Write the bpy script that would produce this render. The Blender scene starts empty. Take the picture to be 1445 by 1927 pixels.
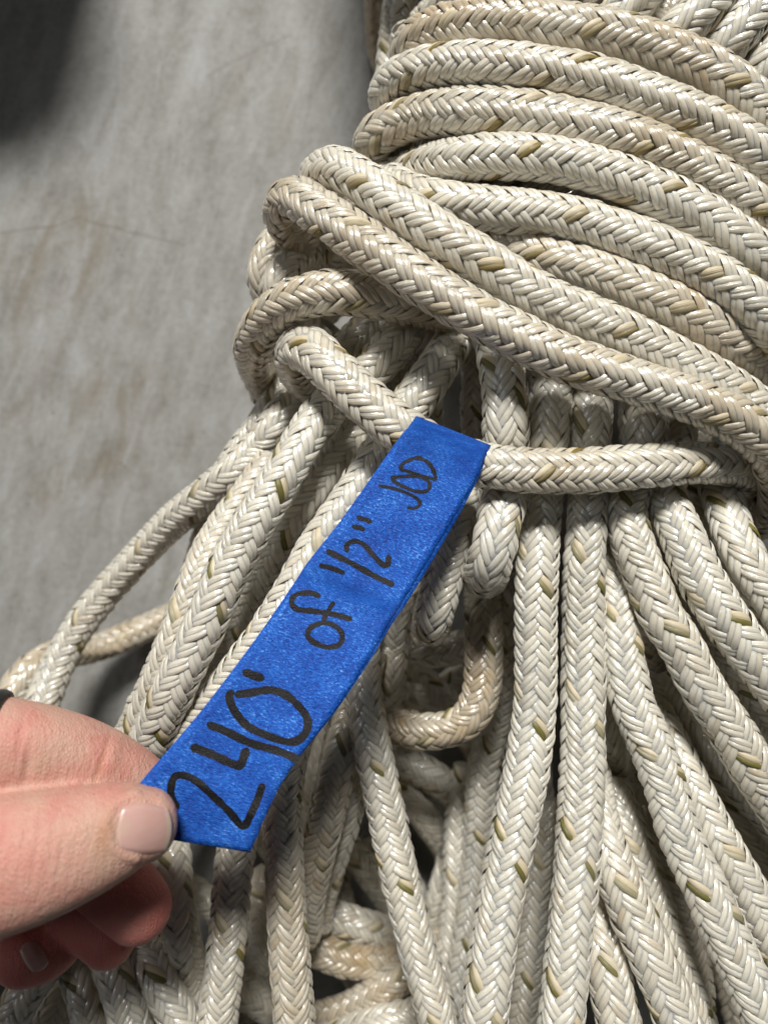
import bpy, bmesh, math
import numpy as np
from mathutils import Vector, Matrix
from mathutils.bvhtree import BVHTree

# ------------------------------------------------------------------ camera, light, exposure
SC = bpy.context.scene
COL = SC.collection
F = 1400.0            # focal length of the phone lens in photo pixels (1445 x 1927)
H = 345.0             # lens height over the floor, millimetres
CX, CY = 722.5, 963.5
MM = 0.001

cam_d = bpy.data.cameras.new('camera')
cam = bpy.data.objects.new('camera', cam_d); COL.objects.link(cam)
cam.location = (0, 0, H * MM)
cam_d.sensor_fit = 'VERTICAL'; cam_d.sensor_height = 36.0
cam_d.lens = 36.0 * F / 1927.0
cam_d.clip_start = 0.005; cam_d.clip_end = 50
cam_d.dof.use_dof = True
cam_d.dof.focus_distance = 0.200
cam_d.dof.aperture_fstop = 9.0
SC.camera = cam

world = bpy.data.worlds.new('World'); SC.world = world
world.use_nodes = True
bg = world.node_tree.nodes['Background']
bg.inputs[0].default_value = (0.86, 0.93, 1.0, 1); bg.inputs[1].default_value = 0.034

def area(name, loc, target, size, power, color):
    l = bpy.data.lights.new(name, 'AREA'); l.shape = 'RECTANGLE'
    l.size = size[0]; l.size_y = size[1]; l.energy = power; l.color = color
    o = bpy.data.objects.new(name, l); COL.objects.link(o)
    o.location = loc
    o.rotation_euler = (Vector(target) - Vector(loc)).to_track_quat('-Z', 'Y').to_euler()
    return o
area('ceiling_lamp', (-0.02, 1.36, 1.62), (0, 0, 0.1), (0.50, 0.36), 66, (1.0, 0.97, 0.92))
area('ceiling_lamp', (-1.35, 0.35, 1.6), (0, 0, 0.1), (0.3, 0.25), 3, (0.93, 0.97, 1.0))

SC.view_settings.view_transform = 'Standard'
SC.view_settings.look = 'None'
SC.view_settings.exposure = 0.0
SC.view_settings.gamma = 1.0
SC.render.engine = 'CYCLES'
SC.cycles.max_bounces = 8
SC.cycles.diffuse_bounces = 5

# ------------------------------------------------------------------ helpers
rng = np.random.default_rng(7)

def P3(x, y, d):
    """photo pixel + distance below the lens (mm) -> world (m)"""
    return np.array([(x - CX) * d / F, -(y - CY) * d / F, H - d]) * MM

def tag(o, label=None, cat=None, group=None, kind=None):
    if label: o['label'] = label
    if cat: o['category'] = cat
    if group: o['group'] = group
    if kind: o['kind'] = kind
    return o

def link(name, me, mat=None, parent=None):
    o = bpy.data.objects.new(name, me); COL.objects.link(o)
    if mat is not None: me.materials.append(mat)
    if parent is not None: o.parent = parent
    return o

def empty(name, loc=(0, 0, 0)):
    o = bpy.data.objects.new(name, None); COL.objects.link(o)
    o.location = loc; o.empty_display_size = 0.02
    return o

def mesh_np(name, V, Q, uv=None, colr=None, smooth=True):
    """vertices (n,3), quads (m,4); uv per vertex; colr per vertex (n,4)"""
    me = bpy.data.meshes.new(name)
    V = np.ascontiguousarray(V, dtype=np.float32); Q = np.ascontiguousarray(Q, dtype=np.int32)
    k = Q.shape[1]
    me.vertices.add(len(V)); me.vertices.foreach_set('co', V.ravel())
    me.loops.add(Q.size); me.loops.foreach_set('vertex_index', Q.ravel())
    me.polygons.add(len(Q))
    me.polygons.foreach_set('loop_start', np.arange(0, Q.size, k, dtype=np.int32))
    if smooth: me.polygons.foreach_set('use_smooth', np.ones(len(Q), dtype=bool))
    if uv is not None:
        l = me.uv_layers.new(name='UVMap')
        l.data.foreach_set('uv', np.ascontiguousarray(uv[Q.ravel()], dtype=np.float32).ravel())
    if colr is not None:
        a = me.color_attributes.new('tone', 'FLOAT_COLOR', 'POINT')
        a.data.foreach_set('color', np.ascontiguousarray(colr, dtype=np.float32).ravel())
    me.update(); me.validate()
    return me

def grid_quads(nu, nv, wrap_v=False):
    q = []
    for i in range(nu - 1):
        for j in range(nv if wrap_v else nv - 1):
            j2 = (j + 1) % nv
            q.append((i * nv + j, i * nv + j2, (i + 1) * nv + j2, (i + 1) * nv + j))
    return np.array(q, dtype=np.int32)

def spline(pts, step):
    """centripetal-ish cubic through control points, resampled at even arc length"""
    pts = np.asarray(pts, float); n = len(pts)
    t = np.concatenate([[0], np.cumsum(np.linalg.norm(np.diff(pts, axis=0), axis=1) ** 0.75)])
    # natural cubic spline
    h = np.diff(t); A = np.zeros((n, n)); R = np.zeros((n, pts.shape[1])); A[0, 0] = A[-1, -1] = 1
    for i in range(1, n - 1):
        A[i, i - 1] = h[i - 1]; A[i, i] = 2 * (h[i - 1] + h[i]); A[i, i + 1] = h[i]
        R[i] = 6 * ((pts[i + 1] - pts[i]) / h[i] - (pts[i] - pts[i - 1]) / h[i - 1])
    M = np.linalg.solve(A, R)
    u = np.linspace(0, t[-1], max(40, n * 24))
    k = np.clip(np.searchsorted(t, u, side='right') - 1, 0, n - 2)
    a = (t[k + 1] - u)[:, None]; b = (u - t[k])[:, None]; hk = h[k][:, None]
    c = (M[k] * a ** 3 + M[k + 1] * b ** 3) / (6 * hk) + (pts[k] / hk - M[k] * hk / 6) * a + (pts[k + 1] / hk - M[k + 1] * hk / 6) * b
    s = np.concatenate([[0], np.cumsum(np.linalg.norm(np.diff(c, axis=0), axis=1))])
    m = max(4, int(round(s[-1] / step)) + 1)
    si = np.linspace(0, s[-1], m)
    return np.stack([np.interp(si, s, c[:, j]) for j in range(c.shape[1])], 1)

# ------------------------------------------------------------------ materials
def new_mat(name):
    m = bpy.data.materials.new(name); m.use_nodes = True
    nt = m.node_tree; b = nt.nodes['Principled BSDF']
    return m, nt, b

def nd(nt, t, **kw):
    n = nt.nodes.new(t)
    for k, v in kw.items():
        if k.startswith('i_'): n.inputs[int(k[2:])].default_value = v
        else: setattr(n, k, v)
    return n

def math_n(nt, op, a, b=None, clamp=False):
    n = nt.nodes.new('ShaderNodeMath'); n.operation = op; n.use_clamp = clamp
    for i, v in enumerate((a, b)):
        if v is None: continue
        if isinstance(v, (int, float)): n.inputs[i].default_value = v
        else: nt.links.new(v, n.inputs[i])
    return n.outputs[0]

def mixc(nt, fac, a, b, blend='MIX'):
    n = nt.nodes.new('ShaderNodeMix'); n.data_type = 'RGBA'; n.blend_type = blend
    for sock, v in ((n.inputs[0], fac), (n.inputs[6], a), (n.inputs[7], b)):
        if isinstance(v, (int, float)): sock.default_value = v
        elif isinstance(v, tuple): sock.default_value = v
        else: nt.links.new(v, sock)
    return n.outputs[2]

def ramp(nt, fac, stops):
    n = nt.nodes.new('ShaderNodeValToRGB'); cr = n.color_ramp
    while len(cr.elements) < len(stops): cr.elements.new(0.5)
    for e, (p, c) in zip(cr.elements, stops):
        e.position = p; e.color = c if len(c) == 4 else (*c, 1)
    nt.links.new(fac, n.inputs[0]); return n.outputs[0]

def noise(nt, vec, scale, detail=3, rough=0.55, dist=0.0):
    n = nt.nodes.new('ShaderNodeTexNoise')
    n.inputs['Scale'].default_value = scale; n.inputs['Detail'].default_value = detail
    n.inputs['Roughness'].default_value = rough; n.inputs['Distortion'].default_value = dist
    if vec is not None: nt.links.new(vec, n.inputs['Vector'])
    return n.outputs[0]

def mapping(nt, vec, scale=(1, 1, 1), rot=(0, 0, 0), loc=(0, 0, 0)):
    n = nt.nodes.new('ShaderNodeMapping')
    n.inputs['Scale'].default_value = scale; n.inputs['Rotation'].default_value = rot; n.inputs['Location'].default_value = loc
    nt.links.new(vec, n.inputs[0]); return n.outputs[0]

def rope_material(name, core=False):
    m, nt, b = new_mat(name); L = nt.links
    at = nd(nt, 'ShaderNodeVertexColor', layer_name='tone')
    sep = nd(nt, 'ShaderNodeSeparateColor'); L.new(at.outputs[0], sep.inputs[0])
    geo = nd(nt, 'ShaderNodeTexCoord'); obj = geo.outputs['Object']
    n1 = noise(nt, obj, 55, 4, 0.6)
    n2 = noise(nt, obj, 900, 2, 0.6)
    dirt_shade = math_n(nt, 'MULTIPLY', sep.outputs[1], ramp(nt, n1, [(0.30, (0.25,) * 3), (0.70, (1.5,) * 3)]))
    dirt_shade = math_n(nt, 'ADD', dirt_shade, math_n(nt, 'MULTIPLY', math_n(nt, 'SUBTRACT', n2, 0.52), 0.30), clamp=True)
    c = mixc(nt, dirt_shade, (0.70, 0.665, 0.57, 1), (0.41, 0.31, 0.185, 1))
    sc = nd(nt, 'ShaderNodeCombineColor')
    for i in range(3): L.new(sep.outputs[0], sc.inputs[i])
    c = mixc(nt, 1.0, c, sc.outputs[0], 'MULTIPLY')
    L.new(c, b.inputs['Base Color'])
    b.inputs['Roughness'].default_value = 0.21
    b.inputs['Specular IOR Level'].default_value = 1.0
    b.inputs['Coat Weight'].default_value = 0.7; b.inputs['Coat Roughness'].default_value = 0.14
    b.inputs['Subsurface Weight'].default_value = 0.6; b.inputs['Subsurface Radius'].default_value = (1.0, 0.85, 0.62); b.inputs['Subsurface Scale'].default_value = 0.0012
    b.inputs['Sheen Weight'].default_value = 0.25; b.inputs['Sheen Roughness'].default_value = 0.35
    uv = nd(nt, 'ShaderNodeUVMap', uv_map='UVMap')
    fil = noise(nt, mapping(nt, uv.outputs[0], (0.9, 7.5, 1)), 1.0, 3, 0.6)
    bp = nd(nt, 'ShaderNodeBump'); bp.inputs['Strength'].default_value = 0.75; bp.inputs['Distance'].default_value = 0.00034
    L.new(fil, bp.inputs['Height']); L.new(bp.outputs[0], b.inputs['Normal'])
    return m

def tracer_material():
    m, nt, b = new_mat('tracer_yarn_nylon'); L = nt.links
    at = nd(nt, 'ShaderNodeVertexColor', layer_name='tone')
    L.new(at.outputs[0], b.inputs['Base Color'])
    b.inputs['Roughness'].default_value = 0.38; b.inputs['Specular IOR Level'].default_value = 0.5
    uv = nd(nt, 'ShaderNodeUVMap', uv_map='UVMap')
    fil = noise(nt, mapping(nt, uv.outputs[0], (1.5, 12, 1)), 1.0, 3, 0.65)
    bp = nd(nt, 'ShaderNodeBump'); bp.inputs['Strength'].default_value = 0.6; bp.inputs['Distance'].default_value = 0.0003
    L.new(fil, bp.inputs['Height']); L.new(bp.outputs[0], b.inputs['Normal'])
    return m

def concrete_material():
    m, nt, b = new_mat('brushed_concrete'); L = nt.links
    tc = nd(nt, 'ShaderNodeTexCoord'); o = tc.outputs['Object']
    rot = mapping(nt, o, (1, 1, 1), (0, 0, math.radians(17)))
    streak = noise(nt, mapping(nt, rot, (120, 42, 1)), 1.0, 4, 0.62, 0.8)
    blot = noise(nt, mapping(nt, rot, (60, 26, 1)), 1.0, 4, 0.62, 0.5)
    fine = noise(nt, o, 330, 5, 0.7)
    grain = noise(nt, o, 2400, 2, 0.6)
    v = math_n(nt, 'ADD', math_n(nt, 'MULTIPLY', streak, 0.42), math_n(nt, 'MULTIPLY', blot, 0.40))
    v = math_n(nt, 'ADD', v, math_n(nt, 'MULTIPLY', fine, 0.36))
    v = math_n(nt, 'ADD', v, math_n(nt, 'MULTIPLY', grain, 0.20))
    c = ramp(nt, math_n(nt, 'SUBTRACT', v, 0.12), [(0.40, (0.165, 0.160, 0.146)), (0.57, (0.245, 0.243, 0.230)), (0.74, (0.315, 0.320, 0.315))])
    # brown rust-water stains, scattered along the brush direction
    sx = nd(nt, 'ShaderNodeSeparateXYZ'); L.new(o, sx.inputs[0])
    st = noise(nt, mapping(nt, rot, (95, 24, 1), loc=(3.1, 0.4, 0)), 1.0, 4, 0.6, 0.8)
    area_m = noise(nt, mapping(nt, o, (9, 9, 9), loc=(0.35, 0.1, 0)), 1.0, 1, 0.5)
    k = math_n(nt, 'MULTIPLY', ramp(nt, st, [(0.52, (0,) * 3), (0.70, (1,) * 3)]), ramp(nt, area_m, [(0.45, (0.1,) * 3), (0.62, (1,) * 3)]))
    # two stained patches with shapes of their own
    def patch(px, py, rx, ry):
        q = P3(px, py, H)
        dx = math_n(nt, 'DIVIDE', math_n(nt, 'SUBTRACT', sx.outputs[0], float(q[0])), rx)
        dy = math_n(nt, 'DIVIDE', math_n(nt, 'SUBTRACT', sx.outputs[1], float(q[1])), ry)
        r2 = math_n(nt, 'ADD', math_n(nt, 'MULTIPLY', dx, dx), math_n(nt, 'MULTIPLY', dy, dy))
        return math_n(nt, 'SUBTRACT', 1.0, r2, clamp=True)
    pm = math_n(nt, 'ADD', patch(110, 480, 0.045, 0.036), math_n(nt, 'MULTIPLY', patch(190, 800, 0.05, 0.04), 0.5), clamp=True)
    k2 = math_n(nt, 'MULTIPLY', ramp(nt, st, [(0.44, (0,) * 3), (0.62, (1,) * 3)]), pm)
    k = math_n(nt, 'ADD', math_n(nt, 'MULTIPLY', k, 0.35), math_n(nt, 'MULTIPLY', k2, 0.55), clamp=True)
    c = mixc(nt, k, c, (0.145, 0.115, 0.075, 1))
    # scratches and a hairline crack
    def seg(ax, ay, bx, by, w):
        A = P3(ax, ay, H); Bq = P3(bx, by, H); e = Bq - A; ln = float(np.hypot(e[0], e[1])); e = e / ln
        rx = math_n(nt, 'SUBTRACT', sx.outputs[0], float(A[0])); ry = math_n(nt, 'SUBTRACT', sx.outputs[1], float(A[1]))
        u = math_n(nt, 'ADD', math_n(nt, 'MULTIPLY', rx, float(e[0])), math_n(nt, 'MULTIPLY', ry, float(e[1])))
        v_ = math_n(nt, 'SUBTRACT', math_n(nt, 'MULTIPLY', ry, float(e[0])), math_n(nt, 'MULTIPLY', rx, float(e[1])))
        v_ = math_n(nt, 'ADD', v_, math_n(nt, 'MULTIPLY', math_n(nt, 'SUBTRACT', blot, 0.5), 0.004))
        a_ = math_n(nt, 'SUBTRACT', 1.0, math_n(nt, 'DIVIDE', math_n(nt, 'ABSOLUTE', v_), w), clamp=True)
        b_ = math_n(nt, 'MULTIPLY', math_n(nt, 'GREATER_THAN', u, 0.0), math_n(nt, 'LESS_THAN', u, ln))
        return math_n(nt, 'MULTIPLY', a_, b_)
    cr = math_n(nt, 'ADD', seg(-60, 442, 100, 428, 0.0006), seg(100, 428, 155, 408, 0.0005))
    cr = math_n(nt, 'ADD', cr, math_n(nt, 'MULTIPLY', seg(160, 415, 350, 462, 0.0011), 0.6))
    cr = math_n(nt, 'ADD', cr, math_n(nt, 'MULTIPLY', seg(390, 142, 550, 62, 0.0009), 0.55), clamp=True)
    c = mixc(nt, math_n(nt, 'MULTIPLY', cr, 0.5), c, (0.09, 0.068, 0.042, 1))
    # small dark specks
    vo = nd(nt, 'ShaderNodeTexVoronoi'); vo.inputs['Scale'].default_value = 120; L.new(o, vo.inputs['Vector'])
    sp = ramp(nt, vo.outputs['Distance'], [(0.035, (0.75,) * 3), (0.085, (0,) * 3)])
    spm = math_n(nt, 'MULTIPLY', sp, ramp(nt, noise(nt, o, 40, 1), [(0.46, (0,) * 3), (0.56, (1,) * 3)]))
    c = mixc(nt, spm, c, (0.07, 0.055, 0.035, 1))
    L.new(c, b.inputs['Base Color'])
    b.inputs['Roughness'].default_value = 0.78; b.inputs['Specular IOR Level'].default_value = 0.3
    hgt = math_n(nt, 'ADD', math_n(nt, 'MULTIPLY', streak, 0.7), math_n(nt, 'MULTIPLY', fine, 0.5))
    bp = nd(nt, 'ShaderNodeBump'); bp.inputs['Strength'].default_value = 0.35; bp.inputs['Distance'].default_value = 0.0008
    L.new(hgt, bp.inputs['Height']); L.new(bp.outputs[0], b.inputs['Normal'])
    return m

def tape_material():
    m, nt, b = new_mat('blue_crepe_paper'); L = nt.links
    uv = nd(nt, 'ShaderNodeUVMap', uv_map='UVMap')      # u across (0..1), v along in tape widths
    cre = noise(nt, mapping(nt, uv.outputs[0], (24, 85, 1), rot=(0, 0, 0.06)), 1.0, 4, 0.68, 0.6)
    fle = noise(nt, mapping(nt, uv.outputs[0], (48, 150, 1), loc=(4, 2, 0)), 1.0, 2, 0.6)
    big = noise(nt, mapping(nt, uv.outputs[0], (3, 3, 1)), 1.0, 3)
    v = math_n(nt, 'ADD', math_n(nt, 'MULTIPLY', cre, 0.55), math_n(nt, 'MULTIPLY', big, 0.2))
    v = math_n(nt, 'ADD', v, math_n(nt, 'MULTIPLY', fle, 0.25))
    c = ramp(nt, v, [(0.41, (0.002, 0.032, 0.24)), (0.50, (0.003, 0.080, 0.45)), (0.565, (0.010, 0.155, 0.64)), (0.63, (0.20, 0.42, 0.84))])
    L.new(c, b.inputs['Base Color'])
    b.inputs['Roughness'].default_value = 0.52; b.inputs['Specular IOR Level'].default_value = 0.4
    bp = nd(nt, 'ShaderNodeBump'); bp.inputs['Strength'].default_value = 0.8; bp.inputs['Distance'].default_value = 0.0005
    L.new(cre, bp.inputs['Height']); L.new(bp.outputs[0], b.inputs['Normal'])
    return m

def ink_material():
    m, nt, b = new_mat('black_marker_ink'); L = nt.links
    tc = nd(nt, 'ShaderNodeTexCoord')
    n = noise(nt, tc.outputs['Object'], 3200, 2, 0.6)
    c = ramp(nt, n, [(0.45, (0.005, 0.0045, 0.005)), (0.64, (0.010, 0.009, 0.010)), (0.76, (0.09, 0.08, 0.07))])
    L.new(c, b.inputs['Base Color'])
    b.inputs['Roughness'].default_value = 0.5; b.inputs['Specular IOR Level'].default_value = 0.3
    bp = nd(nt, 'ShaderNodeBump'); bp.inputs['Strength'].default_value = 0.7; bp.inputs['Distance'].default_value = 0.0003
    L.new(n, bp.inputs['Height']); L.new(bp.outputs[0], b.inputs['Normal'])
    return m

def skin_material():
    m, nt, b = new_mat('skin'); L = nt.links
    tc = nd(nt, 'ShaderNodeTexCoord'); o = tc.outputs['Object']
    at = nd(nt, 'ShaderNodeVertexColor', layer_name='tone')
    sep = nd(nt, 'ShaderNodeSeparateColor'); L.new(at.outputs[0], sep.inputs[0])
    n1 = noise(nt, o, 110, 4, 0.6); n2 = noise(nt, o, 380, 3, 0.6)
    c = ramp(nt, n1, [(0.33, (0.52, 0.335, 0.260)), (0.50, (0.55, 0.315, 0.255)), (0.66, (0.53, 0.245, 0.205))])
    c = mixc(nt, math_n(nt, 'MULTIPLY', n2, 0.30), c, (0.52, 0.30, 0.20, 1))
    c = mixc(nt, sep.outputs[0], c, (0.58, 0.18, 0.155, 1))
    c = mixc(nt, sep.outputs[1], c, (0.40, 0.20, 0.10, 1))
    L.new(c, b.inputs['Base Color'])
    b.inputs['Roughness'].default_value = 0.52; b.inputs['Specular IOR Level'].default_value = 0.36
    b.inputs['Subsurface Weight'].default_value = 0.30
    b.inputs['Subsurface Radius'].default_value = (1.0, 0.36, 0.2)
    b.inputs['Subsurface Scale'].default_value = 0.0022
    vo = nd(nt, 'ShaderNodeTexVoronoi'); vo.feature = 'DISTANCE_TO_EDGE'; vo.inputs['Scale'].default_value = 1500
    L.new(mapping(nt, o, (1, 0.55, 1), rot=(0, 0, 0.25)), vo.inputs['Vector'])
    wr = noise(nt, mapping(nt, o, (1.0, 0.22, 1), rot=(0, 0, 0.2)), 900, 4, 0.65)
    hgt = math_n(nt, 'ADD', math_n(nt, 'MULTIPLY', vo.outputs['Distance'], 0.9), math_n(nt, 'MULTIPLY', wr, 1.4))
    bp = nd(nt, 'ShaderNodeBump'); bp.inputs['Strength'].default_value = 0.75; bp.inputs['Distance'].default_value = 0.00045
    L.new(hgt, bp.inputs['Height']); L.new(bp.outputs[0], b.inputs['Normal'])
    return m

def nail_material():
    m, nt, b = new_mat('fingernail'); L = nt.links
    at = nd(nt, 'ShaderNodeVertexColor', layer_name='tone')
    sep = nd(nt, 'ShaderNodeSeparateColor'); L.new(at.outputs[0], sep.inputs[0])
    tc = nd(nt, 'ShaderNodeTexCoord')
    n = noise(nt, tc.outputs['Object'], 300, 3)
    c = mixc(nt, n, (0.50, 0.28, 0.24, 1), (0.51, 0.345, 0.31, 1))
    c = mixc(nt, sep.outputs[0], c, (0.52, 0.42, 0.33, 1))
    L.new(c, b.inputs['Base Color'])
    b.inputs['Roughness'].default_value = 0.27; b.inputs['Specular IOR Level'].default_value = 0.55
    b.inputs['Subsurface Weight'].default_value = 0.2; b.inputs['Subsurface Radius'].default_value = (1.0, 0.5, 0.4); b.inputs['Subsurface Scale'].default_value = 0.001
    bp = nd(nt, 'ShaderNodeBump'); bp.inputs['Strength'].default_value = 0.15; bp.inputs['Distance'].default_value = 0.0003
    L.new(noise(nt, mapping(nt, tc.outputs['Object'], (120, 900, 120)), 1.0, 2), bp.inputs['Height']); L.new(bp.outputs[0], b.inputs['Normal'])
    return m

def plain(name, col, rough, spec=0.5, metal=0.0):
    m, nt, b = new_mat(name)
    tc = nd(nt, 'ShaderNodeTexCoord')
    c = mixc(nt, noise(nt, tc.outputs['Object'], 160, 3), tuple(x * 0.75 for x in col[:3]) + (1,), tuple(min(1, x * 1.25) for x in col[:3]) + (1,))
    nt.links.new(c, b.inputs['Base Color'])
    b.inputs['Roughness'].default_value = rough; b.inputs['Specular IOR Level'].default_value = spec; b.inputs['Metallic'].default_value = metal
    return m

M_ROPE = rope_material('braided_nylon'); M_TRACER = tracer_material()
M_CONC = concrete_material(); M_TAPE = tape_material(); M_INK = ink_material()
M_SKIN = skin_material(); M_NAIL = nail_material()

# ------------------------------------------------------------------ concrete floor
fl = mesh_np('concrete_floor', np.array([(-3, -3, 0), (3, -3, 0), (3, 3, 0), (-3, 3, 0)], float), np.array([[0, 1, 2, 3]]), smooth=False)
tag(link('concrete_floor', fl, M_CONC), kind='structure')

# ------------------------------------------------------------------ rope runs traced as (pixel x, pixel y, distance mm)
D = 12.7
RUNS = []      # (part name, brown tint for soiling and, on some deep runs, painted shade, control points)
def run(name, dirt_shade, *pts): RUNS.append((name, dirt_shade, [list(map(float, p)) for p in pts]))
W, LP = 'wrap_turn', 'loop_strand'

# wraps round the middle of the hank
run(W, .55, (777,132,238),(772,102,226),(792,72,214),(832,55,209),(885,46,206),(950,43,205),(1045,53,204),(1156,70,204),(1266,103,204),(1350,143,204),(1410,190,206),(1470,250,210),(1540,340,225))
run(W, .22, (735,202,238),(731,174,225),(750,150,214),(785,134,208),(830,124,205),(894,121,203),(977,128,202),(1045,138,202),(1128,155,201),(1197,177,201),(1266,205,201),(1350,246,202),(1405,282,203),(1445,314,205),(1510,380,212),(1560,470,230))
run(W, .50, (702,312,240),(699,277,226),(722,247,215),(770,224,209),(839,212,205),(922,211,203),(1005,219,202),(1128,243,200.4),(1211,270,200.2),(1294,309,200.4),(1377,360,201.4),(1433,403,203.4),(1500,460,212),(1550,540,230))
run(W, .16, (690,352,236),(735,337,222),(783,319,212),(853,303,205),(922,296,202),(991,296,201),(1045,302,200.6),(1128,325,200.6),(1211,357,200.8),(1294,396,201.6),(1350,429,202.6),(1420,480,204.5),(1500,556,212))
run(W, .30, (930,345,219),(1045,362,216),(1128,380,214),(1211,405,212),(1294,444,209),(1344,472,208),(1399,508,208),(1445,546,209),(1500,600,216),(1560,670,227))
run(W, .15, (735,345,226),(786,372,214),(845,383,208),(928,394,205),(1011,402,203),(1094,418,202),(1177,446,201),(1245,473,200),(1294,495,200),(1363,535,200),(1419,578,201),(1450,610,203),(1510,680,212))
run(W, .36, (830,440,226),(928,460,214),(983,474,208),(1045,491,205),(1128,517,203),(1211,553,202),(1294,594,202),(1363,640,202),(1419,684,203),(1460,725,206),(1520,800,218))
# two wraps that cross over the others
run(W, .18, (624,394,236),(604,357,224),(606,329,214),(630,318,208),(664,332,204),(711,364,200),(774,410,197),(857,462,195),(940,514,195),(1039,572,196),(1128,609,197),(1211,648,199),(1294,692,201),(1363,731,204),(1432,780,208),(1490,840,216))
run(W, .50, (582,452,234),(541,421,224),(536,387,214),(556,372,208),(584,388,204),(622,414,200),(680,454,197),(736,492,195),(805,537,193),(900,594,192),(983,638,192),(1066,676,192),(1156,706,193),(1239,733,194),(1322,762,195),(1391,797,197),(1440,838,201),(1468,890,210),(1462,945,225),(1425,985,245))
# lower wraps on the left flank
run(W, .35, (610,405,236),(560,428,229),(528,455,226),(508,490,228),(502,525,233),(518,570,244))
run(W, .22, (690,440,234),(640,462,226),(590,478,221),(552,500,219),(532,530,223),(530,570,235))
run(W, .60, (850,590,224),(777,570,214),(722,560,209),(666,552,206),(611,551,205),(570,560,206),(528,578,209),(498,606,214),(480,643,221),(482,682,230),(497,722,240),(520,760,252),(560,800,264))
# the strand that carries the tape
run(W, .22, (598,738,244),(566,702,230),(556,673,218),(568,655,211),(595,667,205),(627,698,201),(668,737,199),(713,777,198),(752,806,198),(800,835,199),(850,858,200),(905,874,201),(939,880,201),(1022,886,201),(1105,885,201),(1211,877,202),(1294,871,206),(1350,872,211),(1391,883,219),(1418,905,230),(1430,940,244))

# loops leaving the wraps towards the lower left
run(LP, .05, (900,560,236),(864,622,222),(828,683,215),(792,735,214),(752,795,216),(697,890,214),(635,980,212),(596,1040,211),(554,1118,210),(499,1204,211),(444,1275,213),(390,1350,216),(330,1440,222),(270,1560,235),(200,1700,245))
run(LP, .05, (830,520,238),(790,575,224),(754,632,218),(713,680,217),(655,735,219),(594,795,214),(555,859,210),(510,933,208),(477,985,207),(449,1035,207),(422,1087,207),(400,1143,207),(375,1198,208),(352,1245,209),(320,1310,212),(290,1380,218),(250,1480,230),(200,1600,242))
run(LP, .08, (740,560,240),(700,610,230),(660,655,229),(600,715,229),(555,760,226),(522,803,225),(491,840,228),(455,878,234),(417,911,242),(372,945,250),(327,980,258),(285,1022,265),(244,1066,270),(208,1106,274),(174,1148,276),(147,1186,277),(122,1228,277),(100,1274,275),(82,1320,272),(60,1400,270),(30,1500,272),(-40,1620,280))
run(LP, .55, (420,1120,322),(360,1145,326),(304,1169,329),(249,1193,329),(194,1215,324),(140,1228,312),(95,1238,298),(60,1262,290),(32,1295,286),(5,1335,284),(-40,1400,284))
run(LP, .18, (520,870,238),(470,935,231),(430,990,227),(399,1040,223),(371,1105,219),(343,1180,216),(318,1243,215),(293,1300,215),(268,1350,217),(235,1420,223),(200,1500,233))
run(LP, .12, (760,690,240),(700,770,233),(663,823,229),(622,880,227),(585,935,226),(557,972,227),(525,1025,230),(494,1085,234),(462,1150,238),(430,1220,242),(380,1310,248),(330,1400,256))
run(LP, .12, (650,900,244),(590,985,238),(545,1045,236),(510,1105,238),(470,1170,242),(420,1260,250))
run(LP, .15, (630,620,246),(575,690,241),(540,735,239),(508,783,239),(478,825,243),(440,880,252),(410,945,260),(395,1000,264),(375,1070,270),(350,1140,280))

# loops leaving the wraps straight down and to the lower right
run(LP, .05, (915,590,228),(930,640,215),(942,690,209),(950,740,207),(950,807,208),(948,870,214),(945,950,208),(936,995,205),(926,1035,205),(918,1068,209),(913,1086,218),(911,1086,229),(914,1074,241))
run(LP, .06, (1045,590,236),(1042,650,222),(1040,711,215),(1034,780,212),(1030,835,213),(1026,885,216),(1020,940,217),(1013,1005,215),(1008,1088,214),(1006,1199,214),(1007,1290,214),(1002,1365,214),(990,1447,212),(973,1529,210),(957,1612,208),(941,1694,206),(928,1776,204),(917,1859,202),(910,1930,201),(905,2010,200))
run(LP, .06, (1125,640,234),(1120,690,222),(1114,744,215),(1109,810,212),(1107,885,215),(1105,954,215),(1100,1023,214),(1098,1120,215),(1097,1241,215),(1097,1330,214),(1095,1447,212),(1089,1571,209),(1083,1653,207),(1074,1735,205),(1066,1818,203),(1057,1900,201),(1045,2000,200))
run(LP, .16, (1225,690,230),(1220,740,216),(1215,790,211),(1214,830,211),(1198,890,214),(1178,950,214),(1186,1009,212),(1203,1059,211),(1222,1106,210),(1242,1156,209),(1283,1219,208),(1305,1265,208),(1336,1316,208),(1372,1371,208),(1405,1427,208),(1438,1477,209),(1480,1545,210),(1530,1640,212))
run(LP, .08, (1150,930,234),(1150,1000,229),(1153,1060,223),(1158,1120,219),(1164,1180,216),(1175,1261,214),(1192,1330,213),(1217,1385,212),(1236,1441,211),(1255,1496,210),(1270,1553,209),(1294,1610,208),(1322,1665,206),(1347,1721,205),(1372,1776,204),(1399,1831,203),(1424,1887,202),(1455,1950,201),(1490,2030,200))
run(LP, .05, (1275,800,228),(1262,860,217),(1250,925,212),(1264,968,210),(1283,1009,208),(1301,1051,207),(1322,1097,206),(1350,1143,205),(1380,1187,205),(1407,1222,205),(1440,1265,205),(1490,1335,207),(1540,1420,210))
run(LP, .10, (1300,880,230),(1308,932,222),(1318,985,218),(1333,1030,217),(1358,1080,217),(1390,1135,217),(1425,1190,217),(1470,1260,218))
run(LP, .10, (1335,860,234),(1345,900,222),(1358,940,214),(1370,980,211),(1386,1023,209),(1406,1062,208),(1430,1100,208),(1465,1155,208),(1520,1240,210))
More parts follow.
